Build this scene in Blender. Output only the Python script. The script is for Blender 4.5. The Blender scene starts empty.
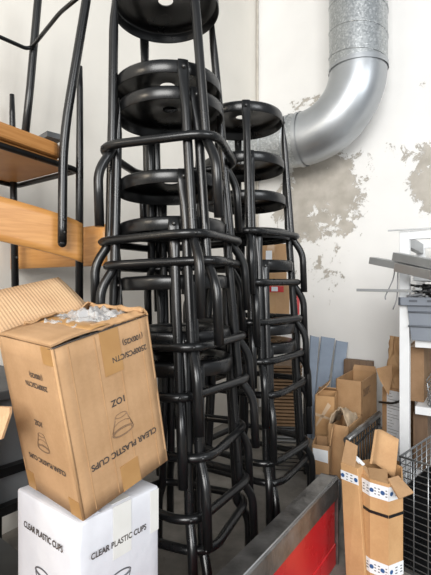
import bpy, bmesh, math, random
from mathutils import Vector, Matrix, noise
random.seed(7)
SC = bpy.context.scene
COL = SC.collection
F, CX, CY, CZ = 432.0, 215.5, 288.0, 0.88
R = math.radians

def at(px, py, d):
    """point at depth d seen at pixel (px,py) of the photo"""
    return Vector(((px - CX) / F * d, d, CZ - (py - CY) / F * d))

def atz(px, py, z):
    d = (CZ - z) * F / (py - CY)
    return Vector(((px - CX) / F * d, d, z))

# room axes: VD runs along the left wall away from the camera, UD along the right wall
VD = Vector((0.54, 0.8417, 0)).normalized()
UD = Vector((VD.y, -VD.x, 0))
CORNER = Vector((0.307, 3.2, 0))

# ------------------------------------------------------------------ materials
def nmat(name):
    m = bpy.data.materials.new(name); m.use_nodes = True
    nt = m.node_tree
    return m, nt, nt.nodes['Principled BSDF']

def N(nt, typ, **kw):
    n = nt.nodes.new(typ)
    for k, v in kw.items():
        if k.startswith('i_'):
            key = k[2:]
            key = int(key) if key.isdigit() else key.replace('_', ' ')
            n.inputs[key].default_value = v
        else:
            setattr(n, k, v)
    return n

def ramp(nt, fac, stops):
    r = nt.nodes.new('ShaderNodeValToRGB')
    e = r.color_ramp.elements
    while len(e) < len(stops): e.new(0.5)
    for el, (p, c) in zip(e, stops):
        el.position = p; el.color = (*c, 1)
    nt.links.new(fac, r.inputs[0])
    return r.outputs[0]

def simple(name, c1, c2=None, rough=.5, metal=0., scale=20., bump=0., bscale=None, stretch=(1,1,1), spec=None, rvar=0.):
    m, nt, b = nmat(name)
    tc = N(nt, 'ShaderNodeTexCoord'); mp = N(nt, 'ShaderNodeMapping'); mp.inputs['Scale'].default_value = stretch
    nt.links.new(tc.outputs['Object'], mp.inputs[0])
    nz = N(nt, 'ShaderNodeTexNoise'); nz.inputs['Scale'].default_value = scale; nz.inputs['Detail'].default_value = 5
    nt.links.new(mp.outputs[0], nz.inputs['Vector'])
    c2 = c2 or tuple(x * .8 for x in c1)
    nt.links.new(ramp(nt, nz.outputs[0], [(.3, c2), (.7, c1)]), b.inputs['Base Color'])
    b.inputs['Roughness'].default_value = rough; b.inputs['Metallic'].default_value = metal
    if spec is not None: b.inputs['Specular IOR Level'].default_value = spec
    if rvar:
        mr = N(nt, 'ShaderNodeMapRange'); mr.inputs[3].default_value = rough - rvar; mr.inputs[4].default_value = rough + rvar
        nt.links.new(nz.outputs[0], mr.inputs[0]); nt.links.new(mr.outputs[0], b.inputs['Roughness'])
    if bump:
        n2 = nz
        if bscale:
            n2 = N(nt, 'ShaderNodeTexNoise'); n2.inputs['Scale'].default_value = bscale; n2.inputs['Detail'].default_value = 4
            nt.links.new(mp.outputs[0], n2.inputs['Vector'])
        bp = N(nt, 'ShaderNodeBump'); bp.inputs['Strength'].default_value = bump; bp.inputs['Distance'].default_value = .01
        nt.links.new(n2.outputs[0], bp.inputs['Height']); nt.links.new(bp.outputs[0], b.inputs['Normal'])
    return m

def cardboard(name, c1, c2, flute=90., fl_amt=.5, axis='X', rough=.8, bump=.25):
    """kraft board: soft mottling plus faint flutes running up the sheet"""
    m, nt, b = nmat(name)
    tc = N(nt, 'ShaderNodeTexCoord')
    nz = N(nt, 'ShaderNodeTexNoise'); nz.inputs['Scale'].default_value = 14; nz.inputs['Detail'].default_value = 6
    nt.links.new(tc.outputs['Object'], nz.inputs['Vector'])
    fib = N(nt, 'ShaderNodeTexNoise'); fib.inputs['Scale'].default_value = 160; fib.inputs['Detail'].default_value = 2
    nt.links.new(tc.outputs['Object'], fib.inputs['Vector'])
    ad = N(nt, 'ShaderNodeMath', operation='MULTIPLY_ADD'); ad.inputs[1].default_value = .3
    nt.links.new(fib.outputs[0], ad.inputs[0]); nt.links.new(nz.outputs[0], ad.inputs[2])
    nt.links.new(ramp(nt, ad.outputs[0], [(.42, c2), (.85, c1)]), b.inputs['Base Color'])
    b.inputs['Roughness'].default_value = rough; b.inputs['Specular IOR Level'].default_value = .25
    sp = N(nt, 'ShaderNodeSeparateXYZ'); nt.links.new(tc.outputs['Object'], sp.inputs[0])
    if axis == 'XY':
        s = N(nt, 'ShaderNodeMath', operation='ADD'); nt.links.new(sp.outputs[0], s.inputs[0]); nt.links.new(sp.outputs[1], s.inputs[1]); src = s.outputs[0]
    else:
        src = sp.outputs['XYZ'.index(axis)]
    mu = N(nt, 'ShaderNodeMath', operation='MULTIPLY'); mu.inputs[1].default_value = flute * 6.283
    nt.links.new(src, mu.inputs[0])
    sn = N(nt, 'ShaderNodeMath', operation='SINE'); nt.links.new(mu.outputs[0], sn.inputs[0])
    h = N(nt, 'ShaderNodeMath', operation='MULTIPLY_ADD'); h.inputs[1].default_value = fl_amt * .2
    nt.links.new(sn.outputs[0], h.inputs[0]); nt.links.new(nz.outputs[0], h.inputs[2])
    bp = N(nt, 'ShaderNodeBump'); bp.inputs['Strength'].default_value = bump; bp.inputs['Distance'].default_value = .006
    nt.links.new(h.outputs[0], bp.inputs['Height']); nt.links.new(bp.outputs[0], b.inputs['Normal'])
    return m

def wall_material(name, paint, blobs, bare1, bare2, speck=.0):
    """painted plaster with flaked-off patches; blobs = (s, z, rs, rz, weight) in wall metres"""
    m, nt, b = nmat(name)
    tc = N(nt, 'ShaderNodeTexCoord')
    n1 = N(nt, 'ShaderNodeTexNoise'); n1.inputs['Scale'].default_value = 9; n1.inputs['Detail'].default_value = 9; n1.inputs['Roughness'].default_value = .76
    n1.inputs['Distortion'].default_value = .5
    nt.links.new(tc.outputs['Object'], n1.inputs['Vector'])
    total = None
    for (s, z, rs, rz, w) in blobs:
        sub = N(nt, 'ShaderNodeVectorMath', operation='SUBTRACT'); sub.inputs[1].default_value = (s, 0, z)
        nt.links.new(tc.outputs['Object'], sub.inputs[0])
        mul = N(nt, 'ShaderNodeVectorMath', operation='MULTIPLY'); mul.inputs[1].default_value = (1 / rs, 0, 1 / rz)
        nt.links.new(sub.outputs[0], mul.inputs[0])
        ln = N(nt, 'ShaderNodeVectorMath', operation='LENGTH'); nt.links.new(mul.outputs[0], ln.inputs[0])
        mr = N(nt, 'ShaderNodeMapRange'); mr.inputs[1].default_value = .35; mr.inputs[2].default_value = 1.5
        mr.inputs[3].default_value = w; mr.inputs[4].default_value = 0
        nt.links.new(ln.outputs[1], mr.inputs[0])
        if total is None: total = mr.outputs[0]
        else:
            mx = N(nt, 'ShaderNodeMath', operation='MAXIMUM'); nt.links.new(total, mx.inputs[0]); nt.links.new(mr.outputs[0], mx.inputs[1]); total = mx.outputs[0]
    big = N(nt, 'ShaderNodeTexNoise'); big.inputs['Scale'].default_value = 3; big.inputs['Detail'].default_value = 3
    nt.links.new(tc.outputs['Object'], big.inputs['Vector'])
    pc = ramp(nt, big.outputs[0], [(.3, tuple(x * .93 for x in paint)), (.7, paint)])
    n3 = N(nt, 'ShaderNodeTexNoise'); n3.inputs['Scale'].default_value = 12; n3.inputs['Detail'].default_value = 6
    nt.links.new(tc.outputs['Object'], n3.inputs['Vector'])
    bc = ramp(nt, n3.outputs[0], [(.35, bare2), (.65, bare1)])
    b.inputs['Roughness'].default_value = .75; b.inputs['Specular IOR Level'].default_value = .2
    fine = N(nt, 'ShaderNodeTexNoise'); fine.inputs['Scale'].default_value = 60
    nt.links.new(tc.outputs['Object'], fine.inputs['Vector'])
    bp2 = N(nt, 'ShaderNodeBump'); bp2.inputs['Strength'].default_value = .08; bp2.inputs['Distance'].default_value = .004
    nt.links.new(fine.outputs[0], bp2.inputs['Height'])
    if total is None:
        nt.links.new(pc, b.inputs['Base Color']); nt.links.new(bp2.outputs[0], b.inputs['Normal'])
        return m
    sm = N(nt, 'ShaderNodeMath', operation='ADD'); nt.links.new(total, sm.inputs[0]); nt.links.new(n1.outputs[0], sm.inputs[1])
    th = N(nt, 'ShaderNodeMapRange'); th.inputs[1].default_value = .715; th.inputs[2].default_value = .735
    nt.links.new(sm.outputs[0], th.inputs[0])
    mix = N(nt, 'ShaderNodeMix', data_type='RGBA')
    nt.links.new(th.outputs[0], mix.inputs[0]); nt.links.new(pc, mix.inputs[6]); nt.links.new(bc, mix.inputs[7])
    nt.links.new(mix.outputs[2], b.inputs['Base Color'])
    bp = N(nt, 'ShaderNodeBump', invert=True); bp.inputs['Strength'].default_value = .6; bp.inputs['Distance'].default_value = .004
    nt.links.new(th.outputs[0], bp.inputs['Height']); nt.links.new(bp2.outputs[0], bp.inputs['Normal'])
    nt.links.new(bp.outputs[0], b.inputs['Normal'])
    return m

M = {}
M['black'] = simple('black_paint', (.0065, .0067, .0073), (.0055, .0057, .0062), .28, 0, 6, 0, rvar=.03, spec=.5)
M['black_worn'] = simple('worn_black_paint', (.035, .034, .033), (.012, .012, .012), .42, 0, 14, .08, 120, rvar=.12)
M['bolt'] = simple('bolt_steel', (.10, .10, .10), (.05, .05, .05), .35, .8, 60)
M['card'] = cardboard('kraft_board', (.46, .285, .155), (.375, .225, .115), 55, .35, 'X')
M['card_dark'] = cardboard('darker_kraft_board', (.46, .285, .15), (.37, .22, .11), 40, .3, 'X')
M['card_tan'] = cardboard('tan_board', (.50, .31, .16), (.41, .24, .12), 40, .3, 'X')
M['card_inner'] = cardboard('fluted_board', (.57, .38, .22), (.48, .30, .17), 135, 3.0, 'X', bump=.2)
M['card_pack'] = cardboard('packing_board', (.53, .32, .155), (.44, .25, .115), 30, .2, 'X')
M['tape'] = simple('parcel_tape', (.42, .24, .095), (.37, .2, .075), .28, 0, 20)
M['tape_pale'] = simple('pale_tape', (.71, .71, .69), (.66, .66, .63), .35, 0, 20)
M['tape_clear'] = simple('clear_tape', (.62, .47, .33), (.56, .40, .26), .2, 0, 20)
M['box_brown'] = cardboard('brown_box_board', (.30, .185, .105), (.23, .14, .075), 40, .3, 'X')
M['white_board'] = simple('white_board', (.66, .67, .71), (.59, .60, .645), .6, 0, 12, .15, 25)
M['ink'] = simple('printing_ink', (.06, .05, .045), (.045, .036, .032), .7)
M['ink_soft'] = simple('soft_printing_ink', (.24, .15, .085), (.19, .115, .065), .7)
M['ink_grey'] = simple('grey_printing_ink', (.12, .12, .13), (.09, .09, .1), .7)
M['ink_blue'] = simple('blue_printing_ink', (.03, .10, .26), (.02, .07, .2), .6)
M['paper_label'] = simple('label_paper', (.78, .80, .82), (.70, .73, .77), .55, 0, 40)
M['wood'] = simple('beech_veneer', (.60, .30, .095), (.47, .21, .055), .38, 0, 9, .03, 60, (1.2, 1.2, 14))
M['wood_edge'] = simple('beech_edge', (.52, .25, .08), (.40, .17, .045), .45, 0, 9, .03, 60, (1.2, 1.2, 20))
M['kraft_paper'] = simple('kraft_paper', (.56, .36, .19), (.44, .26, .125), .75, 0, 12, .4, 16)
M['pale_paper'] = simple('pale_kraft_paper', (.50, .39, .27), (.40, .30, .20), .8, 0, 16, .5, 22)
M['galv_smooth'] = simple('smooth_galvanised_steel', (.46, .48, .50), (.38, .40, .42), .40, .85, 5, .04, 9, rvar=.08)
M['steel_worn'] = simple('worn_steel', (.33, .32, .31), (.14, .135, .13), .32, .85, 18, .15, 60, rvar=.12)
M['red'] = simple('red_paint', (.56, .018, .022), (.44, .012, .016), .28, 0, 7, .02, 20, rvar=.06)
M['white_metal'] = simple('white_powder_coat', (.80, .81, .82), (.72, .73, .74), .4, 0, 10)
M['blue_grey'] = simple('blue_grey_metal', (.30, .36, .45), (.25, .30, .38), .42, .2, 10)
M['grey_metal'] = simple('grey_profile', (.36, .37, .375), (.30, .31, .315), .42, .4, 10)
M['light_metal'] = simple('aluminium_profile', (.52, .53, .54), (.44, .45, .46), .38, .7, 10)
M['crate'] = simple('blue_grey_plastic', (.22, .245, .285), (.19, .21, .25), .45, 0, 10)
M['crate_rim'] = simple('dark_plastic_rim', (.10, .11, .135), (.08, .09, .11), .45, 0, 10)
M['wire'] = simple('galvanised_wire', (.36, .37, .38), (.22, .23, .24), .35, .8, 30)
M['dark_wire'] = simple('black_wire', (.02, .02, .02), (.01, .01, .01), .45, 0, 30)
M['strap'] = simple('black_strap', (.012, .012, .013), (.008, .008, .008), .4)
M['cable'] = simple('cable_black', (.02, .02, .022), (.01, .01, .01), .45)
M['cable_grey'] = simple('cable_grey', (.3, .31, .32), (.2, .2, .21), .5)
M['cable_white'] = simple('cable_white', (.75, .75, .74), (.65, .65, .64), .5)
M['dark_panel'] = simple('dark_grey_panel', (.10, .105, .11), (.06, .063, .066), .5, 0, 8)
M['grey_panel'] = simple('grey_panel', (.22, .23, .24), (.16, .17, .18), .5, 0, 6)
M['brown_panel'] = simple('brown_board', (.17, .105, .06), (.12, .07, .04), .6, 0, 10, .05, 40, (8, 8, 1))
M['slat'] = simple('brown_slats', (.20, .115, .055), (.13, .07, .03), .6, 0, 18, .1, 40)

def floor_material():
    m, nt, b = nmat('stained_concrete')
    tc = N(nt, 'ShaderNodeTexCoord')
    n1 = N(nt, 'ShaderNodeTexNoise'); n1.inputs['Scale'].default_value = 4; n1.inputs['Detail'].default_value = 8; n1.inputs['Roughness'].default_value = .65
    nt.links.new(tc.outputs['Object'], n1.inputs['Vector'])
    nt.links.new(ramp(nt, n1.outputs[0], [(.3, (.10, .092, .082)), (.5, (.20, .185, .165)), (.72, (.32, .295, .265))]), b.inputs['Base Color'])
    b.inputs['Roughness'].default_value = .75
    n2 = N(nt, 'ShaderNodeTexNoise'); n2.inputs['Scale'].default_value = 90
    nt.links.new(tc.outputs['Object'], n2.inputs['Vector'])
    bp = N(nt, 'ShaderNodeBump'); bp.inputs['Strength'].default_value = .2; bp.inputs['Distance'].default_value = .004
    nt.links.new(n2.outputs[0], bp.inputs['Height']); nt.links.new(bp.outputs[0], b.inputs['Normal'])
    return m
M['floor'] = floor_material()

def galv_material():
    m, nt, b = nmat('spangled_galvanised_steel')
    tc = N(nt, 'ShaderNodeTexCoord')
    v = N(nt, 'ShaderNodeTexVoronoi'); v.inputs['Scale'].default_value = 120
    nt.links.new(tc.outputs['Object'], v.inputs['Vector'])
    sp = N(nt, 'ShaderNodeSeparateColor'); nt.links.new(v.outputs['Color'], sp.inputs[0])
    nt.links.new(ramp(nt, sp.outputs[0], [(0, (.34, .36, .37)), (.7, (.44, .46, .47)), (1, (.56, .58, .59))]), b.inputs['Base Color'])
    b.inputs['Metallic'].default_value = .85
    mr = N(nt, 'ShaderNodeMapRange'); mr.inputs[3].default_value = .3; mr.inputs[4].default_value = .55
    nt.links.new(sp.outputs[1], mr.inputs[0]); nt.links.new(mr.outputs[0], b.inputs['Roughness'])
    return m
M['galv'] = galv_material()

def film_material():
    m = bpy.data.materials.new('clear_film'); m.use_nodes = True
    nt = m.node_tree; nt.nodes.clear()
    out = N(nt, 'ShaderNodeOutputMaterial')
    tr = N(nt, 'ShaderNodeBsdfTransparent'); tr.inputs[0].default_value = (.97, .97, .97, 1)
    gl = N(nt, 'ShaderNodeBsdfGlossy'); gl.inputs['Roughness'].default_value = .12; gl.inputs[0].default_value = (.95, .95, .97, 1)
    df = N(nt, 'ShaderNodeBsdfDiffuse'); df.inputs[0].default_value = (.8, .79, .78, 1)
    m1 = N(nt, 'ShaderNodeMixShader'); m1.inputs[0].default_value = .55
    m2 = N(nt, 'ShaderNodeMixShader'); m2.inputs[0].default_value = .45
    nt.links.new(gl.outputs[0], m1.inputs[1]); nt.links.new(df.outputs[0], m1.inputs[2])
    nt.links.new(tr.outputs[0], m2.inputs[1]); nt.links.new(m1.outputs[0], m2.inputs[2])
    nt.links.new(m2.outputs[0], out.inputs[0])
    return m
M['film'] = film_material()

# ------------------------------------------------------------------ mesh builder
class MB:
    def __init__(s): s.v = []; s.f = []; s.smooth = []
    def add(s, vs, fs, smooth=False):
        o = len(s.v); s.v += [Vector(x) for x in vs]
        s.f += [tuple(i + o for i in f) for f in fs]; s.smooth += [smooth] * len(fs)
        return s
    def hexa(s, c):
        """8 corners: bottom ring ccw 0-3, top ring 4-7"""
        return s.add(c, [(3, 2, 1, 0), (4, 5, 6, 7), (0, 1, 5, 4), (1, 2, 6, 5), (2, 3, 7, 6), (3, 0, 4, 7)])
    def box(s, c, size, ax=None):
        c = Vector(c); X, Y, Z = ax or (Vector((1, 0, 0)), Vector((0, 1, 0)), Vector((0, 0, 1)))
        a, b, h = size[0] / 2, size[1] / 2, size[2] / 2
        return s.hexa([c + X * x + Y * y + Z * z for z in (-h, h) for (x, y) in ((-a, -b), (a, -b), (a, b), (-a, b))])
    def slab(s, quad, t, n=None):
        """sheet with thickness t behind the quad (against normal)"""
        q = [Vector(p) for p in quad]
        if n is None: n = (q[1] - q[0]).cross(q[3] - q[0]).normalized()
        return s.hexa([p - n * t for p in q] + q)
    def tube(s, pts, r, n=10, closed=False, caps=True):
        P = [Vector(p) for p in pts]; L = len(P)
        rad = r if isinstance(r, (list, tuple)) else [r] * L
        T = []
        for i in range(L):
            if closed: a, b = P[i - 1], P[(i + 1) % L]
            else: a, b = P[max(i - 1, 0)], P[min(i + 1, L - 1)]
            T.append((b - a).normalized())
        up = Vector((0, 0, 1)) if abs(T[0].z) < .9 else Vector((1, 0, 0))
        nx = (up - T[0] * up.dot(T[0])).normalized()
        vs = []
        for i in range(L):
            if i: nx = (nx - T[i] * nx.dot(T[i])).normalized()
            ny = T[i].cross(nx)
            for k in range(n):
                a = 2 * math.pi * k / n
                vs.append(P[i] + (nx * math.cos(a) + ny * math.sin(a)) * rad[i])
        fs = []
        for i in range(L if closed else L - 1):
            j = (i + 1) % L
            for k in range(n):
                fs.append((i * n + k, i * n + (k + 1) % n, j * n + (k + 1) % n, j * n + k))
        s.add(vs, fs, True)
        if caps and not closed:
            o = len(s.v) - len(vs)
            s.f += [tuple(o + k for k in reversed(range(n))), tuple(o + (L - 1) * n + k for k in range(n))]; s.smooth += [False, False]
        return s
    def lathe(s, prof, n=48, closed=True, c=(0, 0, 0)):
        c = Vector(c); L = len(prof); vs = []; fs = []
        for (r, z) in prof:
            for k in range(n):
                a = 2 * math.pi * k / n; vs.append(c + Vector((r * math.cos(a), r * math.sin(a), z)))
        for i in range(L if closed else L - 1):
            j = (i + 1) % L
            for k in range(n):
                fs.append((i * n + k, i * n + (k + 1) % n, j * n + (k + 1) % n, j * n + k))
        return s.add(vs, fs, True)
    def ball(s, c, r, n=10, sq=(1, 1, 1)):
        c = Vector(c); vs = [c + Vector((0, 0, r * sq[2]))]; fs = []
        m = n // 2
        for i in range(1, m):
            t = math.pi * i / m
            for k in range(n):
                a = 2 * math.pi * k / n
                vs.append(c + Vector((r * sq[0] * math.sin(t) * math.cos(a), r * sq[1] * math.sin(t) * math.sin(a), r * sq[2] * math.cos(t))))
        vs.append(c - Vector((0, 0, r * sq[2])))
        for k in range(n): fs.append((0, 1 + k, 1 + (k + 1) % n))
        for i in range(m - 2):
            for k in range(n):
                fs.append((1 + i * n + k, 1 + (i + 1) * n + k, 1 + (i + 1) * n + (k + 1) % n, 1 + i * n + (k + 1) % n))
        e = len(vs) - 1; b = 1 + (m - 2) * n
        for k in range(n): fs.append((e, b + (k + 1) % n, b + k))
        return s.add(vs, fs, True)
    def sheet(s, fn, nu, nv, t):
        """curved sheet fn(u,v)->point, u,v in 0..1, given thickness t"""
        g = [[Vector(fn(i / nu, j / nv)) for j in range(nv + 1)] for i in range(nu + 1)]
        def nor(i, j):
            a = g[min(i + 1, nu)][j] - g[max(i - 1, 0)][j]; b = g[i][min(j + 1, nv)] - g[i][max(j - 1, 0)]
            return a.cross(b).normalized()
        A = [g[i][j] + nor(i, j) * t / 2 for i in range(nu + 1) for j in range(nv + 1)]
        B = [g[i][j] - nor(i, j) * t / 2 for i in range(nu + 1) for j in range(nv + 1)]
        n = len(A); ix = lambda i, j: i * (nv + 1) + j
        fs = []
        for i in range(nu):
            for j in range(nv):
                fs.append((ix(i, j), ix(i + 1, j), ix(i + 1, j + 1), ix(i, j + 1)))
                fs.append((n + ix(i, j), n + ix(i, j + 1), n + ix(i + 1, j + 1), n + ix(i + 1, j)))
        s.add(A + B, fs, True)
        es = []; o = len(s.v) - 2 * n
        for i in range(nu):
            es.append((ix(i, 0), n + ix(i, 0), n + ix(i + 1, 0), ix(i + 1, 0)))
            es.append((ix(i + 1, nv), n + ix(i + 1, nv), n + ix(i, nv), ix(i, nv)))
        for j in range(nv):
            es.append((ix(0, j + 1), n + ix(0, j + 1), n + ix(0, j), ix(0, j)))
            es.append((ix(nu, j), n + ix(nu, j), n + ix(nu, j + 1), ix(nu, j + 1)))
        s.f += [tuple(o + k for k in e) for e in es]; s.smooth += [False] * len(es)
        return s
    def build(s, name, mat, parent=None, world=False, bevel=0.):
        me = bpy.data.meshes.new(name)
        off = parent.location if (world and parent is not None) else Vector((0, 0, 0))
        me.from_pydata([tuple(v - off) for v in s.v], [], s.f); me.update()
        for p, sm in zip(me.polygons, s.smooth): p.use_smooth = sm
        bm = bmesh.new(); bm.from_mesh(me)
        if bevel:
            bmesh.ops.bevel(bm, geom=[e for e in bm.edges if len(e.link_faces) == 2 and e.calc_face_angle(0) > .6], offset=bevel, segments=2, affect='EDGES', profile=.5)
        bmesh.ops.recalc_face_normals(bm, faces=bm.faces)
        bm.to_mesh(me); bm.free()
        me.materials.append(mat)
        o = bpy.data.objects.new(name, me); COL.objects.link(o)
        if parent is not None: o.parent = parent
        return o

def fillet(pts, r, n=5, closed=False):
    P = [Vector(p) for p in pts]; L = len(P); out = []
    for i in range(L):
        if not closed and i in (0, L - 1): out.append(P[i]); continue
        a, b, c = P[i - 1], P[i], P[(i + 1) % L]
        rr = min(r, (a - b).length * .49, (c - b).length * .49)
        p, q = b + (a - b).normalized() * rr, b + (c - b).normalized() * rr
        for k in range(n + 1):
            t = k / n; out.append(p * (1 - t) ** 2 + b * 2 * t * (1 - t) + q * t ** 2)
    return out

def tag(o, label, cat, group=None, kind=None):
    o['label'] = label; o['category'] = cat
    if group: o['group'] = group
    if kind: o['kind'] = kind
    return o

def thing(name, label, cat, loc=(0, 0, 0), rotz=0, group=None, mat=None):
    o = bpy.data.objects.new(name, None); COL.objects.link(o)
    o.empty_display_size = .05
    if mat is not None: o.matrix_world = mat
    else: o.location = loc; o.rotation_euler = (0, 0, rotz)
    return tag(o, label, cat, group)

def copy_tree(o, parent=None):
    c = o.copy(); COL.objects.link(c)
    if parent is not None: c.parent = parent
    for ch in list(o.children): copy_tree(ch, c)
    return c

def text_part(body, size, name, mat, parent, matrix, squash=1., bold=0.):
    cu = bpy.data.curves.new('t', 'FONT'); cu.body = body; cu.size = size
    cu.align_x = 'CENTER'; cu.align_y = 'CENTER'; cu.offset = bold
    ob = bpy.data.objects.new('t', cu); COL.objects.link(ob)
    bpy.context.view_layer.update()
    me = bpy.data.meshes.new_from_object(ob.evaluated_get(bpy.context.evaluated_depsgraph_get()))
    bpy.data.objects.remove(ob); bpy.data.curves.remove(cu)
    for v in me.vertices: v.co.x *= squash
    me.name = name; me.materials.clear(); me.materials.append(mat)
    o = bpy.data.objects.new(name, me); COL.objects.link(o)
    o.parent = parent; o.matrix_local = matrix
    return o

# ------------------------------------------------------------------ setting
fl = MB().box((0, 1.2, -.05), (6, 7, .1)).build('floor', M['floor']); fl['kind'] = 'structure'

def wall(name, along, length, mat, start=0.):
    """wall from the corner; local x runs along it, the room is on local -y or +y"""
    o = MB()
    o.box((start + length / 2, .06 if along is UD else .06, 1.7), (length, .12, 3.4))
    ob = o.build(name, mat)
    ob.location = CORNER; ob['kind'] = 'structure'
    ob.rotation_euler = (0, 0, math.atan2(along.y, along.x))
    return ob
right_blobs = [(.48, 1.62, .30, .30, .36), (.34, 1.48, .2, .27, .33), (.62, 1.50, .20, .25, .33), (.42, 1.30, .26, .15, .31), (.62, 1.28, .14, .1, .27), (.33, 1.83, .20, .10, .27), (.47, 1.36, .2, .10, .24),
               (.36, 2.16, .19, .07, .24), (.22, 2.10, .1, .05, .18), (1.14, 1.52, .13, .25, .34), (1.02, 1.72, .12, .09, .22),
               (1.13, 2.09, .06, .05, .2), (.50, 1.00, .12, .26, .215), (.62, 1.12, .10, .2, .16), (.16, 2.2, .03, .03, .2),
               (.78, 1.75, .2, .12, .15), (.4, 1.1, .15, .2, .15)]
wall('wall_right', UD, 2.6, wall_material('peeling_white_plaster', (.83, .82, .80), right_blobs, (.50, .465, .415), (.39, .36, .315)), start=-.12)
left_blobs = [(-.6, 1.95, .02, .03, .12), (-1.3, 1.65, .03, .03, .12)]
wl = wall('wall_left', VD, 4.6, wall_material('cream_plaster', (.80, .765, .70), left_blobs, (.5, .47, .42), (.4, .37, .33)), start=-4.6)
# hairline casing bead running up the corner
cb = MB().tube([CORNER + Vector((.003, -.02, 0)), CORNER + Vector((.003, -.02, 3.4))], .007, 8).build('trim_1', simple('cream_bead', (.66, .62, .55), (.5, .46, .4), .6))
cb['kind'] = 'structure'

# ------------------------------------------------------------------ stools
SH = .682
def make_stool():
    t = thing('stool', '', 'stool')
    seat = MB(); r0 = .022
    prof = [(r0, SH), (.13, SH), (.147, SH - .001), (.1525, SH - .003), (.1560, SH - .008), (.157, SH - .014), (.157, SH - .038), (.1555, SH - .0395), (.154, SH - .038),
            (.1535, SH - .012), (.150, SH - .006), (.13, SH - .004), (r0 + .002, SH - .004), (r0, SH - .003)]
    seat.lathe(prof, 64).build('seat', M['black'], t)
    for q in range(4):
        a = math.pi / 2 * q
        rd = Vector((math.cos(a), math.sin(a), 0)); tg = Vector((-rd.y, rd.x, 0))
        path = [(.1600, SH - .004, .0030, .0145), (.1602, SH - .034, .0034, .0160), (.1615, SH - .060, .0065, .0155), (.1640, SH - .10, .0115, .0135), (.167, SH - .14, .0128, .0128)]
        low = fillet([Vector((.167, SH - .14, 0)), Vector((.1855, .228, 0)), Vector((.1865, .212, 0)), Vector((.2290, .150, 0)), Vector((.2315, 0, 0))], .032, 5)
        path += [(p.x, p.y, .0128, .0128) for p in low[1:]]
        vs = []; n = 14
        for i, (r_, z, ra, rb) in enumerate(path):
            a0 = path[max(i - 1, 0)]; a1 = path[min(i + 1, len(path) - 1)]
            d = Vector((a1[0] - a0[0], a1[1] - a0[1])).normalized()
            nr = Vector((-d.y, d.x))
            c = rd * r_ + Vector((0, 0, z))
            for k in range(n):
                th = 2 * math.pi * k / n
                vs.append(c + (rd * nr.x + Vector((0, 0, nr.y))) * (ra * math.cos(th)) + tg * (rb * math.sin(th)))
        fs = [(i * n + k, i * n + (k + 1) % n, (i + 1) * n + (k + 1) % n, (i + 1) * n + k) for i in range(len(path) - 1) for k in range(n)]
        leg = MB().add(vs, fs, True)
        L = len(path)
        leg.f += [tuple(range(n)), tuple(range((L - 1) * n, L * n))]; leg.smooth += [False, False]
        lg = leg.build('leg', M['black'], t)
        MB().ball(rd * .1640 + Vector((0, 0, SH - .024)), .0062, 10, (1, 1, 1)).build('bolt', M['bolt'], lg)
        MB().ball(rd * .2125 + Vector((0, 0, .2150)), .0065, 10).build('ring_bolt', M['black'], lg)
    cr = .2330
    sq = [Vector((cr * math.cos(math.pi / 2 * q), cr * math.sin(math.pi / 2 * q), .215)) for q in range(4)]
    MB().tube(fillet(sq, .080, 10, True), .0120, 12, closed=True).build('footrest_ring', M['black'], t)
    return t

proto = make_stool()
used = [False]
def place_stool(x, y, z, theta, label, group, lean=0.):
    o = proto if not used[0] else copy_tree(proto)
    used[0] = True
    # lean: the stool tips a little towards the left wall about its seat
    q = Matrix.Rotation(R(-lean), 4, 'Y') @ Matrix.Rotation(R(-90 + theta), 4, 'Z')
    o.location = (x + .66 * math.sin(R(lean)), y, z); o.rotation_euler = q.to_euler()
    tag(o, label, 'stool', group)

ordn = ['', 'second', 'third', 'fourth', 'fifth', 'sixth', 'seventh']
LS = [(-.147, 1.052, 33), (-.142, .800, 21), (-.134, .731, 31), (-.131, .512, 17), (-.128, .388, 7), (-.122, .232, 22), (-.114, .082, 13), (-.106, .0, 23)]
lab = ['topmost black stool of the left stack, seat at the top edge of the photo',
       'second black stool from the top of the left stack',
       'third black stool from the top of the left stack',
       'fourth black stool from the top of the left stack, below the uppermost footrest',
       'fifth black stool from the top of the left stack, above two close footrests',
       'sixth black stool from the top of the left stack, third from the bottom',
       'black stool second from the bottom of the left stack',
       'bottom black stool of the left stack, on the floor beside the white carton']
for i, ((x, z, th), l) in enumerate(zip(LS, lab)): place_stool(x, 1.285, z, th, l, 'black stools in the left stack', (2.6, 2.2, 2.1, 2, 1.8, 1.4, .7, 0)[i])
RS = [(.101, .858, 2), (.107, .682, 5), (.113, .545, 1), (.129, .412, 7), (.140, .298, 12), (.149, .067, 7), (.153, .0, 13)]
lab = ['topmost black stool of the right stack, in front of the duct',
       'second black stool from the top of the right stack, under the duct',
       'third black stool from the top of the right stack',
       'middle black stool of the right stack, fourth from its top',
       'fifth black stool from the top of the right stack',
       'black stool second from the bottom of the right stack',
       'bottom black stool of the right stack, standing on the floor behind the red barrier']
for (x, z, th), l in zip(RS, lab): place_stool(x, 1.67, z, th, l, 'black stools in the right stack', (1, 1, .8, .8, .5, .3, 0)[RS.index((x, z, th))])

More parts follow.
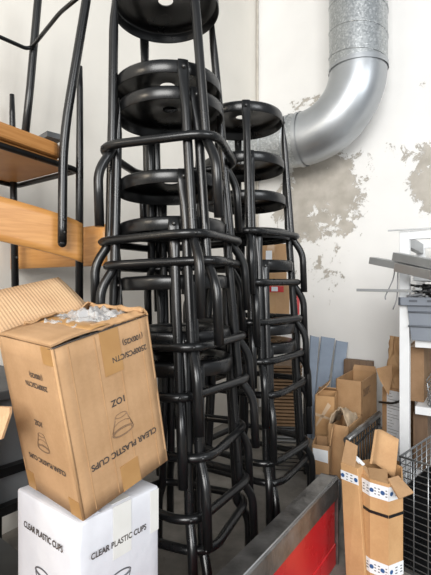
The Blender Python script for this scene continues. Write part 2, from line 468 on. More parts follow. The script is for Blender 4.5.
# ------------------------------------------------------------------ duct
pr = .165
pc = Vector((.841, 2.55, 0)); ez = 2.167; er = .35
du = thing('duct', 'galvanised round ventilation duct with a smooth elbow on the peeling wall', 'duct', (pc.x, pc.y, ez))
MB().tube([Vector((pc.x, pc.y, ez + .01)), Vector((pc.x, pc.y, 3.39))], pr, 40, caps=False).build('riser', M['galv'], du, True)
hel = []
for i in range(0, 420):
    a = i * 2 * math.pi / 40; z = ez + .0 + i * .15 / 40
    if z > 3.38: break
    hel.append(Vector((pc.x + (pr + .0005) * math.cos(-a), pc.y + (pr + .0005) * math.sin(-a), z)))
MB().tube(hel, .0035, 6).build('spiral_seam', M['galv'], du, True)
def elbow(r, a0, a1, n=18):
    pts = []
    for i in range(n + 1):
        a = a0 + (a1 - a0) * i / n
        h = er * (1 - math.cos(a)); v = er * math.sin(a)
        pts.append(Vector((pc.x, pc.y, ez)) - UD * h - Vector((0, 0, v)))
    return MB().tube(pts, r, 40, caps=False)
elbow(pr - .001, 0, math.pi / 2).build('elbow', M['galv_smooth'], du, True)
elbow(pr + .005, -.035, .035, 2).build('collar', M['galv_smooth'], du, True)
elbow(pr + .005, math.pi / 2 - .05, math.pi / 2 + .02, 2).build('collar', M['galv_smooth'], du, True)
he = Vector((pc.x, pc.y, ez - er)) - UD * er
MB().tube([he, he - UD * .45], pr, 40, caps=False).build('horizontal_run', M['galv'], du, True)
hs = []
for i in range(0, 130):
    a = i * 2 * math.pi / 40; s = i * .15 / 40
    if s > .42: break
    hs.append(he - UD * s + VD * (pr * math.cos(a)) + Vector((0, 0, pr * math.sin(a))))
MB().tube(hs, .0035, 6).build('spiral_seam', M['galv'], du, True)

# ------------------------------------------------------------------ cup cartons
def frame(o, X, Y, Z):
    m = Matrix.Identity(4)
    for i in range(3):
        m[i][0], m[i][1], m[i][2], m[i][3] = X[i], Y[i], Z[i], o[i]
    return m
def face_right(u, v, lift=.0012, flip=False):
    s = -1 if flip else 1
    return frame((u, -lift, v), (s, 0, 0), (0, 0, s), (0, -1, 0))
def face_left(u, v, lift=.0012, flip=False):
    s = -1 if flip else 1
    return frame((-lift, u, v), (0, -s, 0), (0, 0, s), (-1, 0, 0))

def cup_mesh():
    """line drawing of a small tapered cup, thin flat strokes in the xy plane"""
    m = MB(); r = .0011
    def ell(cx, cy, a, b): return [Vector((cx + a * math.cos(2 * math.pi * k / 28), cy + b * math.sin(2 * math.pi * k / 28), 0)) for k in range(28)]
    m.tube(ell(0, .017, .026, .0085), r, 6, closed=True)
    m.tube(ell(0, .0175, .023, .0065), r * .7, 6, closed=True)
    m.tube(ell(0, -.017, .0135, .0048), r * .8, 6, closed=True)
    m.tube([Vector((-.025, .0135, 0)), Vector((-.0132, -.018, 0))], r, 6)
    m.tube([Vector((.025, .0135, 0)), Vector((.0132, -.018, 0))], r, 6)
    m.tube([Vector((-.019, 0, 0)), Vector((-.008, -.0045, 0)), Vector((.008, -.0045, 0)), Vector((.019, 0, 0))], r * .6, 6)
    for v in m.v: v.z *= .25
    return m
def print_face(t, face, flip, w, v_name, v_cup, v_oz, u0, size, squash, ink, ink2, scale=1.):
    text_part('CLEAR PLASTIC CUPS', size, 'printed_name', ink, t, face(u0, v_name, flip=flip), squash, .0004)
    c = cup_mesh().build('printed_cup', ink2, t); c.matrix_local = face(u0, v_cup, .0008, flip) @ Matrix.Scale(scale, 4)
    if v_oz is not None: text_part('1OZ', size * 1.05, 'printed_size', ink, t, face(u0, v_oz, flip=flip), squash, .0004)

BW, BL, BH = .2200, .2039, .3353
rot = Matrix(((.62658219, -.77218973, -.10544089), (.74975552, .63417443, -.18891655), (.21274734, .03931686, .97631591)))
bm4 = Matrix.Translation((-.2442, .8000, .4475)) @ rot.to_4x4()
bx = thing('brown_carton', 'tilted open brown carton of clear plastic cups on the white carton', 'box', mat=bm4)
def crinkle(mb, amp, sc):
    for v in mb.v:
        v += Vector(noise.noise_vector(v * sc)) * amp
    return mb
def wall_sheet(a, b, h, n_in, t=.005, nu=10, nv=10, amp=.0012):
    a, b = Vector(a), Vector(b)
    return MB().sheet(lambda u, v: a.lerp(b, u) + Vector((0, 0, h * v)) + Vector(n_in) * (t / 2) + Vector(n_in) * (amp * noise.noise(Vector((u * 4 + a.x * 9, v * 5 + a.y * 9, h * 3)))) * math.sin(math.pi * u) * (1 if 0 < v else 0), nu, nv, t)
body = MB()
for a, b, n in (((0, 0, 0), (BW, 0, 0), (0, 1, 0)), ((BW, 0, 0), (BW, BL, 0), (-1, 0, 0)), ((BW, BL, 0), (0, BL, 0), (0, -1, 0)), ((0, BL, 0), (0, 0, 0), (1, 0, 0))):
    w_ = wall_sheet(a, b, BH, n, amp=.0008)
    body.add(w_.v, w_.f, True)
body.box((BW / 2, BL / 2, .003), (BW - .004, BL - .004, .005))
body.build('body', M['card'], bx)
# rolled vertical corner and the board's scored lines
MB().tube([Vector((.001, .001, .002)), Vector((.001, .001, BH))], .0028, 8).build('corner_fold', M['card_tan'], bx)
for u in (.030, .085, .135, .195):
    MB().box((u, -.0003, BH / 2), (.0012, .0012, BH * .97)).build('score_line', M['card_tan'], bx)
# flap that stands up and leans back, corrugated inner side showing
fa, fb = Vector((0, BL, BH)), Vector((BW, BL, BH))
fd = Vector((-.10, .80, .62)).normalized() * .122
MB().sheet(lambda u, v: fa.lerp(fb, u) + fd * v + Vector((0, 0, .004 * math.sin(v * 3))), 10, 4, .005).build('standing_flap', M['card_inner'], bx)
# flap folded flat over the left half, with tape along its edge
MB().sheet(lambda u, v: Vector((.002 + .112 * u, .004 + (BL - .01) * v, BH + .004 + .004 * math.sin(3 * u) + .002 * noise.noise(Vector((u * 3, v * 3, 1))))), 8, 8, .004).build('folded_flap', M['card'], bx)
MB().sheet(lambda u, v: Vector((.080 + .045 * u, .002 + (BL - .006) * v, BH + .0085 + .002 * math.sin(3 * u))), 4, 8, .0012).build('tape', M['tape'], bx)
# torn right-hand flap and front rim
MB().sheet(lambda u, v: Vector((BW - .026 * u * (.55 + .6 * noise.noise(Vector((v * 6, 2, 0)))), BL * v, BH + .016 * math.sin(u * 2.4) + .010 * noise.noise(Vector((u * 4, v * 7, 3))))), 6, 14, .004).build('torn_flap', M['card_tan'], bx)
MB().sheet(lambda u, v: Vector((.10 + (BW - .104) * u, .003 + .035 * v * (.8 + .5 * noise.noise(Vector((u * 7, 5, 0)))), BH + .004 + .006 * math.sin(v * 2.2) + .004 * noise.noise(Vector((u * 8, v * 4, 7))))), 16, 5, .003).build('torn_flap', M['card_tan'], bx)
MB().tube([Vector((-.001, .012, BH - .001)), Vector((-.0005, -.0005, BH)), Vector((.03, -.001, BH + .0015)), Vector((.12, -.001, BH + .001)), Vector((BW, -.001, BH + .001))], [.0006, .0014, .0013, .0009, .0005], 6).build('crease', M['ink'], bx)
MB().sheet(lambda u, v: Vector((.05 + .165 * u, BL - .022 + .022 * v, BH + .014 - .012 * v + .012 * noise.noise(Vector((u * 6, v * 3, 11))))), 14, 5, .003).build('torn_flap', M['card_dark'], bx)
# crumpled clear plastic sleeves bulging out of the opening
MB().sheet(lambda u, v: Vector((.075 + .14 * u, .03 + .17 * v, BH - .006 + .026 * math.sin(math.pi * u) * math.sin(math.pi * v) + .024 * noise.noise(Vector((u * 6, v * 6, 4))) + .012 * noise.noise(Vector((u * 17, v * 17, 9))))), 26, 26, .0008).build('plastic_film', M['film'], bx)
MB().sheet(lambda u, v: Vector((.09 + .12 * u, .03 + .15 * v, BH - .03 + .035 * math.sin(math.pi * u) + .03 * noise.noise(Vector((u * 7, v * 7, 14))))), 24, 24, .0008).build('plastic_film', M['film'], bx)
# tape, right face and left face
def strip(t, face, u, v, w, h, mat, name='tape'):
    o = MB().box((0, 0, 0), (w, h, .0008)).build(name, mat, t); o.matrix_local = face(u, v, .0007); return o
strip(bx, face_right, .118, BH - .045, .044, .088, M['tape']); strip(bx, face_right, .118, .028, .046, .055, M['tape'])
strip(bx, face_left, .020, BH - .016, .034, .034, M['tape']); strip(bx, face_left, .020, .018, .038, .036, M['tape']); strip(bx, face_left, BL - .020, .020, .030, .040, M['tape'])
print_face(bx, face_right, True, BW, .088, .142, .190, .116, .0176, .98, M['ink'], M['ink_soft'])
text_part('2500PCS/CTN', .0158, 'printed_count', M['ink'], bx, face_right(.160, BH - .062, flip=True), .92, .0003)
text_part('(100X25)', .0150, 'printed_count', M['ink'], bx, face_right(.172, BH - .036, flip=True), .92, .0003)
print_face(bx, face_left, True, BL, .086, .132, .172, .100, .0145, .98, M['ink'], M['ink_soft'], .85)
text_part('2500PCS/CTN', .0142, 'printed_count', M['ink'], bx, face_left(.080, BH - .082, flip=True), .92, .0003)
text_part('(100X25)', .0135, 'printed_count', M['ink'], bx, face_left(.074, BH - .062, flip=True), .92, .0003)

# white carton underneath
WO = Vector((-.253, .796, 0)); WH = .443
wx = (Vector((-.125, .954, 0)) - Vector((-.253, .796, 0))); wyv = (Vector((-.430, .944, 0)) - Vector((-.253, .796, 0)))
WW, WL = wx.length, wyv.length
ang = math.atan2(wx.y, wx.x)
wb = thing('white_carton', 'white carton of clear plastic cups standing under the tilted brown carton', 'box', WO, ang)
def rbox(w, l, h, amp=.003, n=14):
    bm = bmesh.new(); bmesh.ops.create_cube(bm, size=1)
    bmesh.ops.scale(bm, vec=(w, l, h), verts=bm.verts); bmesh.ops.translate(bm, vec=(w / 2, l / 2, h / 2), verts=bm.verts)
    bmesh.ops.bevel(bm, geom=bm.edges[:], offset=.006, segments=2, affect='EDGES', profile=.5)
    bmesh.ops.subdivide_edges(bm, edges=bm.edges[:], cuts=n, use_grid_fill=True)
    for v in bm.verts:
        v.co += Vector(noise.noise_vector(v.co * 7)) * amp
    m = MB(); bm.verts.index_update()
    m.add([v.co.copy() for v in bm.verts], [[v.index for v in f.verts] for f in bm.faces], True); bm.free()
    return m
wbody = rbox(WW, WL, WH, .0012, 8)
for v in wbody.v:   # dented, crumpled front top corner
    d = (v - Vector((0, 0, WH - .02))).length
    if d < .10:
        k = (1 - d / .10) ** 1.5
        v += Vector((.010, .010, -.006)) * k + Vector(noise.noise_vector(v * 45)) * .007 * k
wbody.build('body', M['white_board'], wb)
strip(wb, face_right, WW * .50, WH - .052, .046, .105, M['tape_pale'])
MB().box((WW * .52, WL * .5, WH + .0012), (.046, WL * .92, .001)).build('tape', M['tape_pale'], wb)
strip(wb, face_right, WW - .014, WH - .05, .024, .09, M['tape_pale'])
print_face(wb, face_right, False, WW, WH - .074, WH - .160, None, .096, .0168, .86, M['ink'], M['ink_grey'], 1.05)
print_face(wb, face_left, False, WL, WH - .066, WH - .160, None, .125, .0180, .86, M['ink'], M['ink_grey'], 1.05)
MB().sheet(lambda u, v: Vector((.02 + .03 * u, .002 + .02 * v, WH + .003 + .004 * noise.noise(Vector((u * 5, v * 5, 3))))), 8, 6, .002).build('torn_edge', M['white_board'], wb)

# ------------------------------------------------------------------ wooden cafe chairs turned upside down
def board(pts, z0, z1, bev=.006):
    n = len(pts); m = MB()
    m.add([Vector((p.x, p.y, z0)) for p in pts] + [Vector((p.x, p.y, z1)) for p in pts],
          [tuple(reversed(range(n))), tuple(range(n, 2 * n))] + [(i, (i + 1) % n, n + (i + 1) % n, n + i) for i in range(n)])
    return m
V2 = lambda x, y: Vector((x, y, 0))
# chair resting lower down, its back towards the stools
eA, eB = V2(-.423, 1.30), V2(-.700, 1.50)
vb = Vector((.46, .89, 0)).normalized()
eC, eD = eA - vb * .40, eB - vb * .40
ch = thing('cafe_chair', 'upturned wooden chair by the wall, its curved back low beside the left stools', 'chair', (-.62, 1.2, .62), group='upturned wooden chairs')
board(fillet([eA, eB, eD, eC], .05, 5, True), 1.239, 1.249).build('seat', M['wood_edge'], ch, True, bevel=.004)
fr = [Vector((p.x, p.y, 1.235)) for p in (eA + vb * .012, eB + vb * .012, eD, eC)]
MB().tube(fillet(fr, .03, 5, True), .009, 10, closed=True).build('seat_frame', M['black'], ch, True)
for px, d, yt in ((80.5, 1.31, 67), (12.5, 1.475, 95)):
    top = at(px - .5, yt, d); X = top.x; Yd = top.y
    lo = at(px - 1.5 if px > 50 else px + 4, 300, d); lo.z = .62
    mid = top.lerp(lo, .35)
    MB().tube([top, top.lerp(mid, .2), mid, lo], [.0075, .0095, .0115, .0125], 12).build('leg', M['black'], ch, True)
def e_back(u, v):
    a, b = Vector((-.335, 1.29, 0)), Vector((-.735, 1.535, 0))
    p = a.lerp(b, u); bul = math.sin(math.pi * u) * .035
    p += vb * (.012 - 0) - vb * bul * 0 + vb * bul
    return Vector((p.x, p.y, .945 + .125 * v + .004 * math.sin(math.pi * u)))
MB().sheet(e_back, 16, 4, .010).build('backrest', M['wood'], ch, True)
for px, d in ((80, 1.295), (17, 1.455)):
    MB().ball(at(px, 258, d), .005, 8).build('screw', M['bolt'], ch, True)

# chair on top of it, its back towards the camera
cb_ = thing('cafe_chair', 'upturned wooden chair nearest the camera, backrest hanging behind the brown carton', 'chair', (-.6, 1.15, 1.265), group='upturned wooden chairs')
bA = V2(-.437, 1.235); bB = bA - vb * .42; bC = V2(-.665, 1.44); bD = bC - vb * .38
board(fillet([bA, bC, bD, bB], .03, 5, True), 1.2495, 1.290).build('seat', M['wood_edge'], cb_, True, bevel=.007)
leg_r = fillet([at(62.3, 243.5, 1.190), at(62.5, 215, 1.19), at(63.2, 140, 1.195), at(86.5, 0, 1.215), at(89.5, -22, 1.22)], .10, 6)
lr = MB().tube(leg_r, .0125, 14); lr.ball(at(62.3, 243.5, 1.190), .0125, 12)
lr.build('leg', M['black'], cb_, True)
MB().tube([Vector((-.635, 1.42, 1.293)), at(30, 90, 1.425), at(38, 0, 1.43), at(40, -20, 1.43)], .0125, 12).build('leg', M['black'], cb_, True)
sh_l = bB - (bA - at(62.3, 243.5, 1.19)) ; sh = Vector((sh_l.x, sh_l.y, 0))
off = V2(sh_l.x - at(62.3, 243.5, 1.19).x, sh_l.y - at(62.3, 243.5, 1.19).y)
ll = MB().tube([p + off for p in leg_r], .0125, 14); ll.build('leg', M['black'], cb_, True)
MB().tube([Vector((-.635, 1.42, 1.293)) - vb * .34, at(38, 0, 1.43) - vb * .36], .0125, 12).build('leg', M['black'], cb_, True)
# bent rod stretchers between the legs
k0 = at(33.5, 51, 1.43)
MB().tube(fillet([at(83, -6, 1.22), at(60, 13, 1.30), k0 + Vector((.004, -.02, 0))], .025, 5), .0062, 10).build('stretcher', M['black'], cb_, True)
MB().tube(fillet([k0 + Vector((.004, -.02, 0)), at(26, 49, 1.40), at(0, 37.5, 1.33), at(-30, 24, 1.25)], .02, 5), .0062, 10).build('stretcher', M['black'], cb_, True)
MB().box(at(51, 138.5, 1.30), (.06, .05, .016), (Vector((.7, -.7, 0)), Vector((.7, .7, 0)), Vector((0, 0, 1)))).build('corner_plate', M['dark_panel'], cb_, True)
def b_back(u, v):
    # u=0 right end (far), 1 = left end (near, out of frame)
    px = 82 - 135 * u
    d = 1.240 - .19 * u - .03 * math.sin(math.pi * min(u * 1.2, 1)) * .0 + .02 * (1 - u) ** 3
    yt = 224.5 - 27.5 * min(u / .61, 1.4) ** .8; yb = 263 - 21.5 * min(u / .61, 1.4) ** .85
    p = at(px, yb + (yt - yb) * v, d + .0)
    return p
MB().sheet(b_back, 22, 6, .010).build('backrest', M['wood'], cb_, True)
for yy in (220, 232.5):
    MB().ball(at(64.4, yy, 1.1795), .0034, 8).build('screw', M['bolt'], cb_, True)

# black steel rack carrying the chairs, mostly hidden by the cartons
rk = thing('steel_rack', 'black steel rack with grey side panels behind the cartons, under the chairs', 'rack', (-.66, 1.2, 0))
rv = Vector((.62, .785, 0)).normalized(); rn = Vector((-rv.y, rv.x, 0))
r0 = Vector((-.505, 1.165, 0)) + rv * .05
Zs = Vector((0, 0, 1))
def rp(a, b, z): return r0 - rv * a + rn * b + Vector((0, 0, z))
MB().box(rp(.24, .17, .608), (.56, .40, .024), (rv, rn, Zs)).build('top', M['dark_panel'], rk, True, bevel=.003)
for a in (-.03, .51):
    for b in (-.02, .36):
        MB().box(rp(a, b, .298), (.028, .028, .596), (rv, rn, Zs)).build('post', M['black'], rk, True)
for z in (.415, .318):
    MB().box(rp(.24, -.02, z), (.51, .024, .022), (rv, rn, Zs)).build('rail', M['black'], rk, True)
MB().box(rp(.24, 0, .45), (.51, .010, .29), (rv, rn, Zs)).build('panel', M['grey_panel'], rk, True)
MB().box(rp(.24, .17, .06), (.51, .34, .02), (rv, rn, Zs)).build('shelf', M['dark_panel'], rk, True)

# carton at the left edge, only a flap corner in view
lc = thing('cardboard_carton', 'plain cardboard carton at the left photo edge, one flap corner showing', 'box', (-.52, .80, 0))
lq = [Vector((-.395 - .0, .74, 0)), Vector((-.385, .93, 0)), Vector((-.64, .93, 0)), Vector((-.64, .74, 0))]
lo_ = MB()
for i in range(4):
    a, b = lq[i] + Vector((-.13, 0, 0)), lq[(i + 1) % 4] + Vector((-.13, 0, 0))
    lo_.slab([a, b, b + Zs * .66, a + Zs * .66], .005)
lo_.build('body', M['card_tan'], lc, True)
fq = [at(-70, 404, .82), at(9.5, 408, .78), at(9.5, 414, .78), at(1, 440, .775), at(-70, 440, .82)]
MB().add([p for p in fq] + [p + Vector((.002, .006, 0)) for p in fq], [(0, 1, 2, 3, 4), (9, 8, 7, 6, 5)] + [(i, 5 + i, 5 + (i + 1) % 5, (i + 1) % 5) for i in range(5)]).build('flap', M['card_inner'], lc, True)

# ------------------------------------------------------------------ red barrier with steel edge
RZ = .277
rfar, rnear = atz(338, 478, RZ), atz(248, 575, RZ)
bd = (rfar - rnear); bd.z = 0; bd.normalize(); bn = Vector((bd.y, -bd.x, 0))      # bn: outward (right / camera)
rs = rnear - bd * .45
rl = (rfar - rs).length
rb = thing('red_barrier', 'low red metal barrier with a worn steel top edge in front of the stools', 'barrier', Vector((rs.x, rs.y, 0)) + bd * rl / 2)
mid = Vector((rs.x, rs.y, 0)) + bd * (rl / 2)
MB().box(mid - bn * .030 + Zs * .105, (rl - .01, .044, .21), (bd, bn, Zs)).build('red_panel', M['red'], rb, True, bevel=.003)
MB().box(mid - bn * .008 + Zs * .034, (rl - .006, .006, .068), (bd, bn, Zs)).build('kick_panel', M['red'], rb, True, bevel=.003)
cap = MB()
prof = [(-.056, RZ - .012), (-.056, RZ), (-.004, RZ), (0, RZ - .004), (0, RZ - .064), (-.0025, RZ - .066), (-.012, RZ - .066), (-.012, RZ - .012)]
vs = []
for e in (0, rl):
    for (o_, z) in prof: vs.append(Vector((rs.x, rs.y, 0)) + bd * e + bn * o_ + Zs * z)
n = len(prof)
cap.add(vs, [(i, (i + 1) % n, n + (i + 1) % n, n + i) for i in range(n)] + [tuple(range(n)), tuple(range(2 * n - 1, n - 1, -1))])
cap.build('steel_edge', M['steel_worn'], rb, True, bevel=.0012)
MB().tube([Vector((rs.x, rs.y, 0)) - bn * .006 + Zs * (RZ + .0005), Vector((rs.x, rs.y, 0)) + bd * rl - bn * .006 + Zs * (RZ + .0005)], .0022, 6).build('weld_bead', M['light_metal'], rb, True)
MB().box(Vector((rs.x, rs.y, 0)) + bd * (rl + .006) - bn * .028 + Zs * .125, (.012, .056, .25), (bd, bn, Zs)).build('end_plate', M['steel_worn'], rb, True, bevel=.001)

# ------------------------------------------------------------------ generic cartons (room aligned)
def open_carton(name, label, o, ax, ay, w, l, h, mat, mat_in=None, flaps=(), z0=0., floorless=False, group=None, t=.005):
    """o = near vertical edge at floor; ax = dir of right face, ay = dir of left face"""
    T = thing(name, label, 'box', Vector((o.x, o.y, z0)), group=group)
    o = Vector((o.x, o.y, z0)); b = MB()
    q = [o, o + ax * w, o + ax * w + ay * l, o + ay * l]
    for i in range(4):
        a, c = q[i], q[(i + 1) % 4]
        b.slab([a, c, c + Zs * h, a + Zs * h], t)
    b.slab([q[0] + Zs * .006, q[1] + Zs * .006, q[2] + Zs * .006, q[3] + Zs * .006], .005)
    b.build('body', mat, T, True)
    for (side, out, up, s0, s1) in flaps:
        a, c = q[side] + Zs * h, q[(side + 1) % 4] + Zs * h
        nrm = Vector(((c - a).y, -(c - a).x, 0)).normalized()
        a2, c2 = a.lerp(c, s0), a.lerp(c, s1)
        dv = nrm * out + Zs * up
        MB().slab([a2, c2, c2.lerp(a2, .06) + dv, a2.lerp(c2, .06) + dv], .004).build('flap', mat_in or mat, T, True)
    return T, q
AX, AY = Vector((.56, .83, 0)).normalized(), Vector((-.83, .56, 0)).normalized()

# open box with dark print against the right wall
ob_o = V2(.746, 2.20)
T, q = open_carton('cardboard_box', 'open plain cardboard box with dark print, left of the white-labelled packet', ob_o, AX, AY, .30, .135, .40, M['card_dark'], M['card'],
            flaps=((1, .005, .03, 0, 1),))
pm = frame(ob_o + AX * .09 + Zs * .335 + Vector((.83, -.56, 0)) * .0015 - T.location, AX, Zs, Vector((.83, -.56, 0)))
text_part('2500PC', .055, 'printed_text', M['ink_soft'], T, pm, .8, .001)
# low box before it, with crumpled paper
T, q = open_carton('cardboard_box', 'small open cardboard box holding crumpled pale paper, before the larger open box', V2(.603, 1.95), AX, AY, .21, .10, .25, M['card_tan'], M['card'])
pp = MB().sheet(lambda u, v: Vector((.603, 1.95, .25)) + AX * (.004 + .16 * u) + AY * (.004 + .09 * v) + Zs * (-.015 + .085 * math.sin(math.pi * v) ** .6 * (1 - .45 * u) + .03 * noise.noise(Vector((u * 4, v * 4, 2))) + .008 * noise.noise(Vector((u * 9, v * 9, 5)))), 18, 14, .003)
tag(pp.build('crumpled_paper', M['pale_paper']), 'crumpled sheet of pale kraft paper in the small open box', 'paper')
# taped box and boxes under it, right of the right stool stack
CX_, CY_ = Vector((.35, .94, 0)).normalized(), Vector((-.94, .35, 0)).normalized()
o_f = V2(.505, 1.90)
T, q = open_carton('cardboard_box', 'small open cardboard box with a white label just behind the steel edge', o_f, CX_, CY_, .13, .08, .180, M['card'], M['card_tan'],
            flaps=((0, .01, .075, .05, .9),))
MB().slab([o_f + CY_ * .076 + Vector((-.35, -.94, 0)).normalized() * .001 + Zs * .115, o_f + CY_ * .01 + Vector((-.35, -.94, 0)).normalized() * .001 + Zs * .105,
           o_f + CY_ * .01 + Vector((-.35, -.94, 0)).normalized() * .001 + Zs * .16, o_f + CY_ * .076 + Vector((-.35, -.94, 0)).normalized() * .001 + Zs * .165], .0008).build('label', M['paper_label'], T, True)
o_e = V2(.585, 2.11)
T, q = open_carton('cardboard_box', 'upright cardboard box with crossed clear tape, right of the right stool stack', o_e, CX_, CY_, .14, .098, .345, M['card_pack'], M['card_tan'],
            flaps=((2, -.06, .055, 0, 1), (1, -.03, .02, 0, 1)))
nn = Vector((-.35, -.94, 0)).normalized()
MB().slab([o_e + CY_ * .094 + nn * .001 + Zs * .20, o_e + CY_ * .09 + nn * .001 + Zs * .19, o_e + CY_ * .02 + nn * .001 + Zs * .30, o_e + CY_ * .035 + nn * .001 + Zs * .315], .0008).build('clear_tape', M['tape_clear'], T, True)
MB().slab([o_e + CY_ * .096 + nn * .001 + Zs * .245, o_e + CY_ * .002 + nn * .001 + Zs * .225, o_e + CY_ * .002 + nn * .001 + Zs * .235, o_e + CY_ * .096 + nn * .001 + Zs * .26], .0008).build('clear_tape', M['tape_clear'], T, True)
# dark scrap beside the box behind the edge
dk = rbox(.10, .06, .12, .004, 3); dk.build('plastic_case', M['dark_panel']).location = (.395, 1.70, 0)
tag(bpy.data.objects['plastic_case'], 'dark plastic case on the floor just behind the steel edge end', 'case')

# leaning blue-grey metal boards
for (px0, px1, yt, pb0, pb1, dt, db, l) in ((311, 319, 336, 306, 312, 2.80, 2.52, 'leftmost blue-grey metal board leaning on the peeling wall'),
                                           (322, 335, 337, 312, 320, 2.80, 2.50, 'middle blue-grey metal board leaning on the peeling wall'),
                                           (337, 348, 341, 326, 335, 2.76, 2.48, 'rightmost blue-grey metal board leaning on the peeling wall')):
    zt = at(px0, yt, dt).z
    tl, tr = at(px0, yt, dt), at(px1, yt + 2, dt); 
    bl = Vector(((pb0 - CX) / F * db, db, .003)); br = Vector(((pb1 - CX) / F * db, db, .003))
    T = thing('metal_board', l, 'board', (bl + br) / 2, group='leaning metal boards')
    m = MB().slab([bl, br, tr, tl], .003)
    m.build('face', M['blue_grey'], T, True)
    for a, b in ((bl, tl), (br, tr)):
        m2 = MB().tube([a + Vector((0, .010, 0)), b + Vector((0, .010, 0))], .004, 4); m2.build('folded_edge', M['blue_grey'], T, True)

# dark metal rack with wire side, between boxes and white packet
dr = thing('wire_rack', 'dark metal rack with upright wires behind the tall strapped carton', 'rack', (.66, 1.93, 0))
d0, d1 = V2(.535, 1.765), V2(.80, 2.115)
MB().tube([d0 + Zs * .255, d1 + Zs * .262], .014, 8).build('top_rail', M['steel_worn'], dr, True)
MB().tube([d0 + Zs * .205, d1 + Zs * .212], .005, 8).build('rail', M['dark_wire'], dr, True)
MB().tube([d0 + Zs * .02, d1 + Zs * .02], .006, 8).build('rail', M['dark_wire'], dr, True)
for i in range(13):
    p = d0.lerp(d1, i / 12)
    MB().tube([p + Zs * .012, p + Zs * .25], .0035 if 0 < i < 12 else .008, 6).build('upright_wire', M['dark_wire'], dr, True)

# ------------------------------------------------------------------ tall packs at right front
def packprint(T, p, ux, uz, w, n=5, seed=1):
    """blue and grey printed marks on a label band"""
    rnd = random.Random(seed); nrm = ux.cross(uz).normalized()
    m = MB(); g = MB()
    for i in range(n):
        c = p + ux * (w * (i + .5) / n) + nrm * .0022
        k = rnd.random()
        if i % 3 == 0:
            pts = [c + (ux * math.cos(a) + uz * math.sin(a)) * .0062 for a in [2 * math.pi * j / 10 for j in range(10)]]
            m.add(pts, [tuple(range(10))])
        for q in range(3):
            z_ = (q - 1) * .008
            hw = w / n * .30 * (.6 + .4 * rnd.random())
            if i % 3: g.add([c - ux * hw + uz * (z_ - .0014), c + ux * hw + uz * (z_ - .0014), c + ux * hw + uz * (z_ + .0014), c - ux * hw + uz * (z_ + .0014)], [(0, 1, 2, 3)])
    if m.v: m.build('printed_mark', M['ink_blue'], T, True)
    if g.v: g.build('printed_lines', M['ink_grey'], T, True)

# narrow flat pack
fp = thing('flat_pack', 'narrow flat cardboard pack with a blue printed label, standing at the barrier end', 'package', (.42, 1.27, 0))
a0, a1 = at(340.5, 463, 1.27), at(357.5, 472, 1.225)
a0.z = a1.z = a0.z
b0, b1 = Vector((a0.x + .012, a0.y - .02, 0)), Vector((a1.x + .020, a1.y - .02, 0))
fn = (a1 - a0).cross(Zs).normalized(); 
MB().slab([b0, b1, a1, a0], .035).build('body', M['card_pack'], fp, True, bevel=.002)
l0, l1 = a0.lerp(b0, .055), a1.lerp(b1, .055); m0, m1 = a0.lerp(b0, .125), a1.lerp(b1, .125)
nf = (b1 - b0).cross(a0 - b0).normalized()
MB().slab([m0 + nf * .001, m1 + nf * .001, l1 + nf * .001, l0 + nf * .001], .0008).build('label', M['paper_label'], fp, True)
packprint(fp, m0.lerp(l0, .5), (m1 - m0).normalized(), Zs, (m1 - m0).length, 4, 3)
MB().slab([a0 + Vector((.004, .005, 0)), a1 + Vector((-.005, .012, 0)), at(357, 446, 1.265), at(346, 440, 1.30)], .004).build('flap', M['card'], fp, True)

# tall faceted carton with strap
hx = thing('tall_carton', 'tall strapped cardboard carton with open flaps and blue label bands, right foreground', 'box', (.53, 1.27, 0))
HT = .345
foot = [V2((359 - CX) / F * 1.25, 1.25), V2((370 - CX) / F * 1.207, 1.207), V2((388.5 - CX) / F * 1.175, 1.175), V2((403 - CX) / F * 1.20, 1.20), V2(.558, 1.29), V2(.52, 1.36), V2(.445, 1.335)]
hb = MB(); n = len(foot)
for i in range(n):
    a, b = foot[i], foot[(i + 1) % n]
    hb.slab([a, b, b + Zs * HT, a + Zs * HT], .004)
hb.add([p + Zs * .005 for p in foot], [tuple(range(n))])
hb.build('body', M['card_pack'], hx, True)
def band(z0, z1, mat, name, lift, idx=range(3)):
    m = MB()
    for i in idx:
        a, b = foot[i], foot[i + 1]; nr = (b - a).cross(Zs).normalized()
        m.slab([a + nr * lift + Zs * z0, b + nr * lift + Zs * z0, b + nr * lift + Zs * z1, a + nr * lift + Zs * z1], .0012)
    return m.build(name, mat, hx, True)
band(.298, .336, M['paper_label'], 'label', .0015); band(.085, .123, M['paper_label'], 'label', .0015)
band(.252, .260, M['strap'], 'strap', .0025, range(4))
for zc in (.317, .104):
    for i in range(3):
        a, b = foot[i], foot[i + 1]
        packprint(hx, a + Zs * zc, (b - a).normalized(), Zs, (b - a).length, 3 if i != 1 else 5, 5 + i)
tp = [p + Zs * HT for p in foot]
MB().slab([at(388, 479, 1.19), at(399.5, 499, 1.14), at(414, 493, 1.17), at(398.5, 476, 1.215)], .005).build('flap', M['card'], hx, True)
MB().slab([tp[0], tp[1], at(371, 472, 1.26), at(354, 456, 1.30)], .004).build('flap', M['card_tan'], hx, True)
MB().slab([at(353, 458, 1.292), at(362, 467, 1.262), at(365, 464.5, 1.27), at(356, 455.5, 1.30)], .0015).build('label', M['paper_label'], hx, True)
MB().slab([tp[1], tp[2], at(387, 470, 1.25), at(368, 468, 1.27)], .004).build('flap', M['card_dark'], hx, True)
def curl(u, v):
    # tall back flap, its left side curled forward
    p00, p10, p11, p01 = at(369, 460, 1.30), at(395, 480, 1.28), at(399, 440, 1.33), at(374, 427, 1.35)
    p = p00.lerp(p10, u).lerp(p01.lerp(p11, u), v)
    return p + Vector((-.01, -.05, .0)) * max(0, .35 - u) ** 1.5 * 3 + Vector((0, .012 * math.sin(u * 3.1), 0))
MB().sheet(curl, 14, 8, .005).build('flap', M['card_tan'], hx, True)

